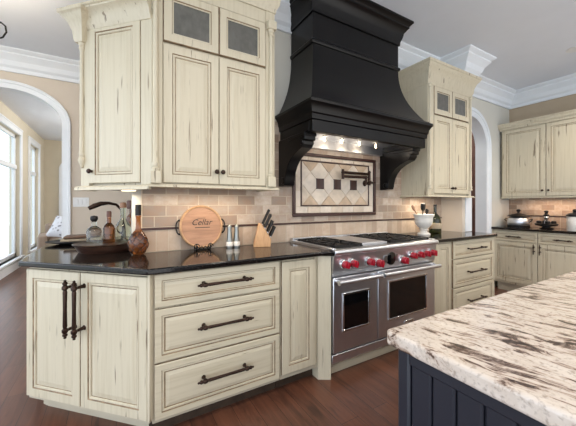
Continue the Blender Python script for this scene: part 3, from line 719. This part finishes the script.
PF(MB().tube([(1.90, YW-.10, 1.545), (2.18, YW-.13, 1.545)], .014, 12).sphere((2.18, YW-.13, 1.545), .016).tube([(2.18, YW-.13, 1.56), (2.18, YW-.13, 1.47)], [.013]*2, 12), 'lower_arm')
PF(MB().tube([(2.27, YW-.085, 1.495), (2.27, YW-.16, 1.495)], .012, 10).tube([(2.27, YW-.15, 1.495), (2.19, YW-.17, 1.495)], [.007, .009], 8).sphere((2.19, YW-.17, 1.495), .02), 'valve_handle')

# ------------------------------------------------------------------ counter props
# round board on an iron easel
th = math.radians(9)
t = thing('serving_board', 'round wooden serving board with script lettering on an iron easel', 'board', (.555, YW-.055, ZC+.012))
t.rotation_euler = (-th, 0, 0)
rb = .158
MB().lathe([(0, .0), (rb-.004, 0), (rb, -.004), (rb, -.018), (0, -.018)], (0, 0, rb), 'y', 48).build('board_disc', 'wood_board', t)
MB().lathe([(rb-.013, -.017), (rb-.012, -.025), (rb-.004, -.027), (rb+.003, -.022), (rb+.003, .002), (rb-.013, .002)], (0, 0, rb), 'y', 48).build('rim', 'wood_rim', t)
for s in (-1, 1):
    pts = [(s*(rb+.002+.022*math.sin(PI*k/12)), -.012, rb+.05*math.cos(PI*k/12)) for k in range(13)]
    MB().tube(pts, .005, 8).sphere(pts[0], .008).sphere(pts[-1], .008).build('handle', 'iron', t)
def lettering(text, size, x, z, y, parent, mat, shear=0, name='lettering'):
    cu = bpy.data.curves.new(name, 'FONT'); cu.body = text; cu.size = size; cu.align_x = 'CENTER'; cu.shear = shear; cu.extrude = .0006
    tmp = bpy.data.objects.new(name+'_tmp', cu); C.objects.link(tmp)
    dg = bpy.context.evaluated_depsgraph_get(); dg.update()
    me = bpy.data.meshes.new_from_object(tmp.evaluated_get(dg)); bpy.data.objects.remove(tmp); bpy.data.curves.remove(cu)
    me.transform(Matrix.Rotation(PI/2, 4, 'X')); me.transform(Matrix.Translation((x, y, z))); me.name = name
    me.materials.clear(); me.materials.append(M[mat])
    o = bpy.data.objects.new(name, me); C.objects.link(o); o.parent = parent; return o
lettering('Cellar', .062, 0, rb+.012, -.0188, t, 'iron', .35)
MB().box(-.05, .062, -.0192, -.0178, rb-.010, rb-.005).box(-.03, .03, -.0192, -.0178, rb+.062, rb+.065).build('rule_line', 'iron', t)
e = thing('display_easel', 'black wrought iron easel holding the round wooden board', 'easel', (.555, YW-.055, ZC))
mb = MB()
for s in (-1, 1):
    mb.tube([(s*.05, .03, .12), (s*.05, .018, .004), (s*.05, -.045, .004), (s*.05, -.055, .012), (s*.05, -.056, .035), (s*.047, -.05, .045)], .0042, 8)
    mb.tube([(s*.05+.022*math.cos(a)*(1-k/22)-.0, -.048, .028+.022*math.sin(a)*(1-k/22)) for k, a in enumerate([j*.45 for j in range(18)])], .0038, 7)
    mb.tube([(s*.05, -.048, .004), (s*.03, -.05, .014), (s*.012, -.05, .03), (0, -.05, .012)], .0036, 7)
mb.tube([(-.05, -.03, .005), (.05, -.03, .005)], .004, 8).tube([(-.05, .025, .09), (.05, .025, .09)], .004, 8)
mb.build('easel_frame', 'iron', e)
# pepper mills
for x, lab in ((.765, 'silver pepper mill next to the wooden board, left one of the pair'), (.822, 'silver pepper mill nearer the knife block, right one of the pair')):
    t = thing('pepper_mill', lab, 'pepper mill', (x, YW-.075, ZC), 0, 'pair of silver mills')
    MB().lathe([(0,0), (.026,0), (.0265,.004), (.0265,.05), (.024,.054), (.021,.075), (.0185,.12), (.0175,.14), (.0175,.146), (0,.146)], n=24).build('body', 'mill_steel', t)
    MB().lathe([(.0268,.012), (.0275,.014), (.0275,.044), (.0268,.046)], n=24).build('base_band', 'ceramic', t)
    MB().lathe([(0,.147), (.018,.147), (.0185,.158), (.016,.170), (.009,.178), (0,.179)], n=24).build('cap', 'mill_steel', t)
# knife block
t = thing('knife_block', 'pale beech knife block filled with black-handled knives', 'knife block', (.955, YW-.10, ZC), math.radians(-22))
prof = [(0, 0), (.135, 0), (.14, .062), (.062, .185), (.042, .185)]
MB().prism(prof, 'y', -.065, .05).build('block', 'wood_lt', t, bevel=.003)
MB().box(.004, .132, -.061, .046, -.0005, .006).build('foot', 'wood_dark', t)
nrm = Vector((.123, 0, .078)).normalized(); u = Vector((-.078, 0, .123)).normalized()
hd = Vector((.42, -.04, .90)).normalized()
kn = [(.018, -.045, .075), (.018, -.012, .075), (.018, .02, .07), (.058, -.045, .085), (.058, -.012, .085), (.058, .022, .085), (.1, -.04, .095), (.1, -.004, .1), (.128, .03, .11)]
wheres = ['front left of the block, lowest row', 'middle of the block, lowest row', 'back of the block, lowest row', 'front of the block, middle row', 'centre of the knife block', 'back of the block, middle row', 'front of the block, upper row', 'back of the block, upper row', 'top rear slot, the tallest one']
Rz = Matrix.Rotation(math.radians(-22), 4, 'Z')
for (s, yy, ln), w in zip(kn, wheres):
    ln *= 1.25
    p = Vector((.14, yy, .062))+u*s+nrm*.0015
    wp = Rz @ p + Vector((.955, YW-.10, ZC)); d = (Rz @ hd).normalized()
    k = thing('kitchen_knife', 'black-handled knife at the '+w if not w.startswith(('middle','centre','top','front','back')) else 'black-handled kitchen knife in the '+w, 'knife', tuple(wp), 0, 'knives in the block')
    k.rotation_euler = Vector((0,0,1)).rotation_difference(d).to_euler()
    MB().lathe([(0,-.002), (.007,-.002), (.0075,.008), (0,.008)], n=12, sx=.8, sy=1.2).build('bolster', 'steel', k)
    MB().lathe([(0,.008), (.011,.008),(.0125,.03),(.012,ln*.75),(.0135,ln-.008),(.010,ln-.001), (0,ln)], n=12, sx=.8, sy=1.25).build('handle', 'iron', k)
# tray with bottles
tr = (-.062, 2.52)
t = thing('serving_tray', 'round dark wooden tray carrying glass bottles on the peninsula', 'tray', (tr[0], tr[1], ZC))
MB().lathe([(0,0), (.165,0), (.17,.006), (.19,.04), (.2,.055), (.203,.06), (.197,.062), (.19,.054), (.165,.014), (0,.012)], n=40).build('bowl', 'wood_dark', t)
MB().lathe([(.192,.05), (.204,.052), (.206,.058), (.2,.063), (.194,.06)], n=40).build('rim', 'bronze', t)
def bottle(name, lab, loc, prof, mat, cap, capmat, extra=None, sx=1, sy=1, rz=0, sc_=1.0):
    prof = [(r*sc_, h*sc_) for r, h in prof]; cap = [(r*sc_, h*sc_) for r, h in cap]
    t = thing(name, lab, 'bottle', loc, rz)
    MB().lathe(prof, n=24, sx=sx, sy=sy).build('bottle_body', mat, t)
    MB().lathe(cap, n=18).build('stopper', capmat, t)
    if extra: MB().lathe(extra[0], n=24, sx=sx, sy=sy).build('label_band' if extra[1] != 'liquid' else 'liquid', extra[2], t)
    return t
bz = ZC+.0125
bottle('decanter', 'short clear glass bottle with round stopper at the left of the tray', (-.137, 2.50, bz), [(0,0),(.040,0),(.042,.005),(.042,.12),(.036,.135),(.016,.15),(.014,.17),(.017,.172),(.017,.176),(0,.176)], 'glass_clear', [(0,.177),(.012,.178),(.02,.19),(.022,.20),(.018,.213),(0,.218)], 'iron', sc_=1.13)
bottle('spirit_bottle', 'slim amber bottle with red-brown stopper in the tray middle', (-.046, 2.495, bz), [(0,0),(.032,0),(.034,.004),(.034,.135),(.028,.15),(.013,.17),(.012,.205),(0,.205)], 'glass_amber', [(0,.206),(.014,.206),(.0145,.235),(.012,.245),(0,.246)], 'brown_door', sc_=1.13)
bottle('cordial_bottle', 'clear glass bottle with long neck at the right of the tray', (.044, 2.545, bz), [(0,0),(.045,0),(.048,.006),(.048,.13),(.044,.15),(.02,.185),(.016,.2),(.016,.255),(.018,.256),(.018,.264),(0,.264)], 'glass_pale', [(0,.265),(.02,.265),(.021,.285),(.017,.30),(0,.302)], 'wood_board', sc_=1.13)
bottle('liqueur_bottle', 'tall dark red-brown bottle standing behind the tray bottles', (.11, 2.76, ZC), [(0,0),(.04,0),(.042,.005),(.042,.20),(.036,.235),(.018,.265),(.016,.30),(0,.30)], 'glass_amber', [(0,.301),(.034,.301),(.036,.31),(.036,.36),(.03,.37),(0,.371)], 'brown_door')
t = bottle('brandy_bottle', 'round amber bottle in brown netting at the counter corner', (.128, 2.215, ZC), [(0,0),(.03,0),(.045,.012),(.058,.045),(.062,.075),(.056,.11),(.036,.145),(.02,.165),(.0165,.185),(.015,.25),(.017,.252),(.017,.262),(0,.262)], 'glass_amber', [(0,.263),(.0185,.263),(.019,.30),(.018,.335),(0,.336)], 'iron', sx=1, sy=.62)
mb = MB()
for k in range(7):
    for sg in (-1, 1):
        pts = []
        for j in range(13):
            f = j/12; h = .008+.14*f; r = .0625*math.sin(PI*(.14+.80*f))**.75+.002; a = k*2*PI/7+sg*f*2.4
            pts.append((r*math.cos(a), r*math.sin(a)*.62, h))
        mb.tube(pts, .0022, 5)
mb.build('netting', 'wood_dark', t)
# bar faucet behind the tray
t = thing('bar_faucet', 'dark bronze gooseneck faucet reaching left behind the bottles', 'faucet', (.05, 3.20, ZC))
MB().lathe([(0,0), (.03,0), (.03,.01), (.02,.02), (.016,.06), (.018,.07), (.014,.08), (0,.08)], n=18).build('base', 'bronze', t)
MB().tube([(0,0,.07), (0,0,.22), (-.01,0,.29), (-.05,-.005,.335), (-.11,-.01,.35), (-.17,-.015,.345), (-.22,-.02,.325), (-.265,-.02,.30)], [.013,.012,.012,.012,.014,.02,.023,.017], 14).build('spout', 'bronze', t)
MB().tube([(0,0,.06), (.05,-.02,.075), (.09,-.03,.10)], [.008,.007,.009], 10).build('lever', 'bronze', t)
# flat platter with folded towels
t = thing('platter', 'flat dark platter lying on the peninsula behind the tray', 'platter', (-.30, 3.12, ZC))
MB().lathe([(0,0), (.10,0), (.16,.012), (.2,.022), (.2,.027), (.15,.018), (0,.01)], n=36, sx=1.05, sy=.8).build('plate', 'iron', t)
for k, (lab, mt) in enumerate((('folded beige towel lying on the dark platter, lower one', 'linen'), ('folded brown towel on top of the beige towel', 'leather'))):
    z = ZC+.024+k*.024
    tag(MB().box(-.40+k*.02, -.14, 3.02, 3.2, z, z+.022).build('folded_towel', mt, bevel=.009), lab, 'towel')
# urn with utensils right of the range
ux, uy = 2.955, 2.045
t = thing('pedestal_urn', 'white stoneware pedestal urn holding utensils beside the range', 'urn', (ux, uy, ZC))
MB().lathe([(0,0),(.068,0),(.07,.01),(.062,.02),(.04,.03),(.032,.045),(.046,.052),(.048,.06),(.036,.068),(.06,.085),(.086,.115),(.094,.15),(.094,.18),(.097,.195),(.108,.215),(.109,.228),(.102,.23),(.094,.215),(.084,.17),(.05,.11),(0,.10)], n=40).build('urn_body', 'ceramic', t)
def utensil(name, lab, a, b2, prof, mat, flat=1):
    d = (Vector(b2)-Vector(a)); k = thing(name, lab, 'utensil', a, 0, 'utensils in the white urn'); k.rotation_euler = Vector((0,0,1)).rotation_difference(d.normalized()).to_euler()
    Ln = d.length; MB().lathe([(0,0),(.006,0),(.006,Ln*.62)]+[(.006,Ln*.63),(0,Ln*.63)], n=12).build('shaft', mat, k)
    MB().lathe([(r, Ln*.63+h) for r, h in prof], n=18, sx=1, sy=flat).build('head', mat, k)
utensil('ladle', 'dark broad ladle standing upright in the white urn', (ux-.02, uy, ZC+.115), (ux-.028, uy-.015, ZC+.35), [(0,0),(.012,.0),(.03,.02),(.036,.05),(.034,.085),(.0,.088)], 'iron', .6)
utensil('wooden_spoon', 'wooden spoon leaning left out of the white urn', (ux+.0, uy+.02, ZC+.115), (ux-.135, uy+.06, ZC+.35), [(0,0),(.008,0),(.02,.02),(.024,.045),(.018,.07),(0,.08)], 'wood_board', .45)
utensil('spatula', 'dark spatula tilted right in the white urn', (ux+.01, uy, ZC+.115), (ux+.09, uy+.01, ZC+.30), [(0,0),(.012,0),(.026,.01),(.028,.05),(.02,.055),(0,.056)], 'iron', .3)
bottle('wine_bottle', 'dark green glass bottle behind the white urn', (3.19, 2.06, ZC), [(0,0),(.062,0),(.066,.008),(.068,.10),(.062,.16),(.045,.205),(.02,.235),(.016,.25),(.016,.31),(0,.31)], 'glass_green', [(0,.311),(.018,.311),(.0185,.335),(0,.337)], 'iron', ([(.0683,.06),(.0688,.061),(.0688,.12),(.0683,.121)], 'label', 'linen'))
# right wall counter
t = thing('cookie_canister', 'wide silver canister with dark knobbed lid near the room corner', 'canister', (5.28, 2.06, ZC))
MB().lathe([(0,0),(.12,0),(.125,.008),(.14,.05),(.142,.08),(.132,.12),(.10,.15),(.09,.155),(0,.155)], n=36).build('pot', 'steel', t)
MB().lathe([(.124,.001),(.138,.002),(.140,.022),(.128,.03)], n=36).build('base_ring', 'iron', t)
MB().lathe([(0,.156),(.135,.156),(.14,.164),(.10,.18),(.05,.195),(.02,.205),(.014,.22),(.026,.235),(.028,.25),(.018,.262),(0,.265)], n=36).build('lid', 'iron', t)
for s in (-1, 1): MB().tube([(.02, s*.13, .11), (0, s*.17, .12), (-.02, s*.175, .10), (-.02, s*.14, .07)], .007, 8).build('handle', 'iron', t)
t = thing('condiment_server', 'low dark server with upright silver centre post on right counter', 'server', (5.14, 1.68, ZC))
MB().lathe([(0,0),(.075,0),(.08,.01),(.045,.02),(.045,.03),(.12,.045),(.128,.07),(.12,.075),(.11,.055),(0,.05)], n=32).build('dish', 'iron', t)
MB().lathe([(0,.05),(.028,.05),(.022,.07),(.02,.13),(.03,.15),(.022,.175),(0,.175)], n=20).build('post', 'chrome', t)
MB().lathe([(0,.176),(.03,.176),(.036,.19),(.02,.205),(.018,.22),(.026,.235),(.02,.25),(0,.255)], n=20).build('finial', 'iron', t)
for k in range(4):
    a = k*PI/2+.5; MB().lathe([(0,.056),(.02,.056),(.03,.075),(.03,.10),(.022,.11),(0,.115)], (.078*math.cos(a), .078*math.sin(a), 0), n=14).build('cup', 'iron', t)
t = thing('ceramic_canister', 'white ceramic canister with dark lid at the right frame edge', 'canister', (5.06, 1.365, ZC))
MB().lathe([(0,0),(.075,0),(.078,.006),(.08,.17),(.076,.18),(0,.18)], n=32).build('jar', 'ceramic', t)
MB().lathe([(0,.181),(.084,.181),(.086,.20),(.07,.22),(.03,.232),(.016,.24),(.024,.262),(.016,.275),(0,.278)], n=32).build('lid', 'iron', t)

# ------------------------------------------------------------------ switch plate, armchair, chandelier, recessed light
t = thing('switch_plate', 'white three-rocker light switch plate beside the left arch', 'light switch', (-.39, YF, 1.302))
MB().box(-.085, .085, -.006, 0, -.06, .06).build('plate', 'white', t, bevel=.002)
for k in (-1, 0, 1): MB().box(k*.046-.016, k*.046+.016, -.011, -.006, -.034, .034).build('rocker', 'white', t, bevel=.002)
t = thing('armchair', 'taupe upholstered armchair in the sunroom beyond the arch', 'armchair', (-.88, 7.8, 0), math.radians(8))
MB().box(-.4, .4, -.38, .36, .22, .42).build('base', 'taupe', t, bevel=.03)
MB().box(-.4, .4, .25, .42, .42, .86).build('backrest', 'taupe', t, bevel=.05)
for s in (-1, 1): MB().box(s*.43-.075, s*.43+.075, -.38, .4, .2, .66).build('armrest', 'taupe', t, bevel=.04)
MB().box(-.34, .34, -.4, .25, .421, .54).build('seat_cushion', 'taupe', t, bevel=.04)
for sx in (-1, 1):
    for sy in (-1, 1): MB().lathe([(0,0),(.02,0),(.028,.2),(0,.2)], (sx*.38, sy*.33, 0), n=12).build('leg', 'wood_dark', t)
# cushion
mb = MB(); n = 12; vs = []
for side in (1, -1):
    for i in range(n+1):
        for j in range(n+1):
            a, b2 = 2*i/n-1, 2*j/n-1
            e = (1-a**4)*(1-b2**4); k = 1-.07*(1-abs(a*b2))*0-.05*(abs(a)+abs(b2) > 1.0)*0
            vs.append((a*.26*(1-.06*(1-b2*b2)), side*(.09*e**.6+.001), b2*.26*(1-.06*(1-a*a))+.26))
fs = []
for s in (0, 1):
    o_ = s*(n+1)**2
    for i in range(n):
        for j in range(n): q = o_+i*(n+1)+j; fs.append((q, q+1, q+n+2, q+n+1))
mb.add(vs, fs)
o = mb.build('throw_pillow', 'cushion'); o.location = (-1.0, 7.44, .60); o.rotation_euler = (math.radians(-38), math.radians(6), math.radians(-20)); tag(o, 'grey and white patterned throw pillow on the taupe armchair', 'pillow')
# chandelier
cxx, cyy = -1.06, 3.0
t = thing('chandelier', 'dark iron scroll-arm chandelier at the upper left edge', 'chandelier', (cxx, cyy, 2.5))
MB().lathe([(0,-.06),(.012,-.05),(.03,-.02),(.018,.0),(.035,.04),(.03,.1),(.014,.13),(.012,.25),(.03,.28),(.012,.31),(.008,.549),(0,.549)], n=16).build('stem', 'iron', t)
MB().lathe([(0,.535),(.06,.535),(.055,.545),(0,.549)], n=20).build('canopy', 'iron', t)
for k in range(6):
    a = k*PI/3+.06; cs, sn = math.cos(a), math.sin(a)
    prof = [(.02, .06), (.08, .0), (.15, -.03), (.22, .0), (.255, .06), (.262, .095)]
    prof2 = [(.225, .01), (.27, .015), (.315, .045), (.335, .09), (.33, .135), (.305, .155), (.282, .14), (.28, .115), (.295, .105)]
    am = MB().tube([(r*cs, r*sn, z) for r, z in prof], .007, 8).tube([(r*cs, r*sn, z) for r, z in prof2], .0065, 8).build('arm', 'iron', t)
    MB().lathe([(0,.095),(.022,.095),(.026,.105),(.012,.108),(.010,.17),(0,.17)], (.262*cs, .262*sn, 0), n=12).build('candle', 'ceramic', am)
    MB().lathe([(0,.171),(.010,.175),(.013,.19),(.006,.215),(0,.225)], (.262*cs, .262*sn, 0), n=12).build('bulb', 'bulb', am)
t = thing('recessed_light', 'white recessed ceiling light at the right frame edge', 'ceiling light', (4.52, 1.21, CE))
MB().lathe([(.055,-.001),(.085,-.001),(.085,-.006),(.075,-.009),(.06,-.006)], n=28).build('trim_ring', 'white', t)
MB().lathe([(0,-.002),(.058,-.002),(.058,-.005),(0,-.005)], n=28).build('lens', 'can', t)

# ------------------------------------------------------------------ light
def lamp(kind, loc, power, col=(1,1,1), size=.1, rot=(0,0,0), sy=None, spot=None):
    l = bpy.data.lights.new('lamp', kind); l.energy = power; l.color = col
    if kind == 'AREA':
        l.size = size
        if sy: l.shape = 'RECTANGLE'; l.size_y = sy
    else: l.shadow_soft_size = size
    if kind == 'SPOT': l.spot_size = spot or 2.2; l.spot_blend = .6
    o = bpy.data.objects.new('lamp', l); o.location = loc; o.rotation_euler = rot; C.objects.link(o); return o
WARM = (1, .85, .66)
for x, y, p in ((.45, 2.07, 1.2), (.75, 2.07, 1.2)): lamp('AREA', (x, y, 1.362), p, WARM, .3, sy=.06)
lamp('AREA', (.03, 2.2, 1.345), .8, WARM, .1)
lamp('AREA', (3.1, 2.08, 1.35), 2.6, WARM, .3, sy=.06)
lamp('AREA', (5.32, 1.5, 1.35), 3.5, (1,.68,.45), .08, sy=1.0)
for xb in (1.60, 1.80, 2.02, 2.24): lamp('POINT', (xb, 2.08, 1.815), .25, WARM, .02)
lamp('POINT', (cxx, cyy, 2.75), 22, WARM, .12)
for x, y, p in ((.9, .5, 26), (2.4, .5, 32), (4.3, .8, 58), (-.9, .7, 16), (.9, -1.4, 26), (2.6, -1.4, 26)):
    lamp('SPOT', (x, y, CE-.02), p*1.7, (1,.90,.78), .12, spot=2.5)
lamp('POINT', (-.2, 7.6, 2.85), 40, (1,.98,.95), .2)  # added fill to brighten the sunroom, no fixture there
lamp('POINT', (4.6, 3.4, 2.8), 30, (1,.93,.85), .15)  # added fill so the hall behind the arch is not black, no fixture
w = bpy.data.worlds.new('World'); sc.world = w; w.use_nodes = True
bg = w.node_tree.nodes['Background']
wt = w.node_tree; tc = wt.nodes.new('ShaderNodeTexCoord'); sp_ = wt.nodes.new('ShaderNodeSeparateXYZ'); rp = wt.nodes.new('ShaderNodeValToRGB')
wt.links.new(tc.outputs['Generated'], sp_.inputs[0])
mr = wt.nodes.new('ShaderNodeMapRange'); mr.inputs[1].default_value = -1; mr.inputs[2].default_value = 1
wt.links.new(sp_.outputs[0], mr.inputs[0]); wt.links.new(mr.outputs[0], rp.inputs[0])
e_ = rp.color_ramp.elements; e_[0].position = .12; e_[0].color = (.95,1.07,1.24,1); e_[1].position = .75; e_[1].color = (.79,.765,.735,1)
wt.links.new(rp.outputs[0], bg.inputs['Color']); bg.inputs['Strength'].default_value = 2.2

# ------------------------------------------------------------------ camera
cam = bpy.data.cameras.new('camera'); co = bpy.data.objects.new('camera', cam); C.objects.link(co)
co.location = (0, 0, 1.273); co.rotation_euler = (PI/2, 0, math.radians(-30.43))
cam.sensor_width = 36; cam.lens = 292.28/576*36; cam.shift_y = -8.65/576; cam.clip_start = .02; cam.clip_end = 200
sc.camera = co
vs_ = sc.view_settings
sc.display_settings.display_device = 'sRGB'
vs_.view_transform = 'Standard'; vs_.look = 'None'; vs_.gamma = 1; vs_.use_curve_mapping = False; vs_.exposure = .32
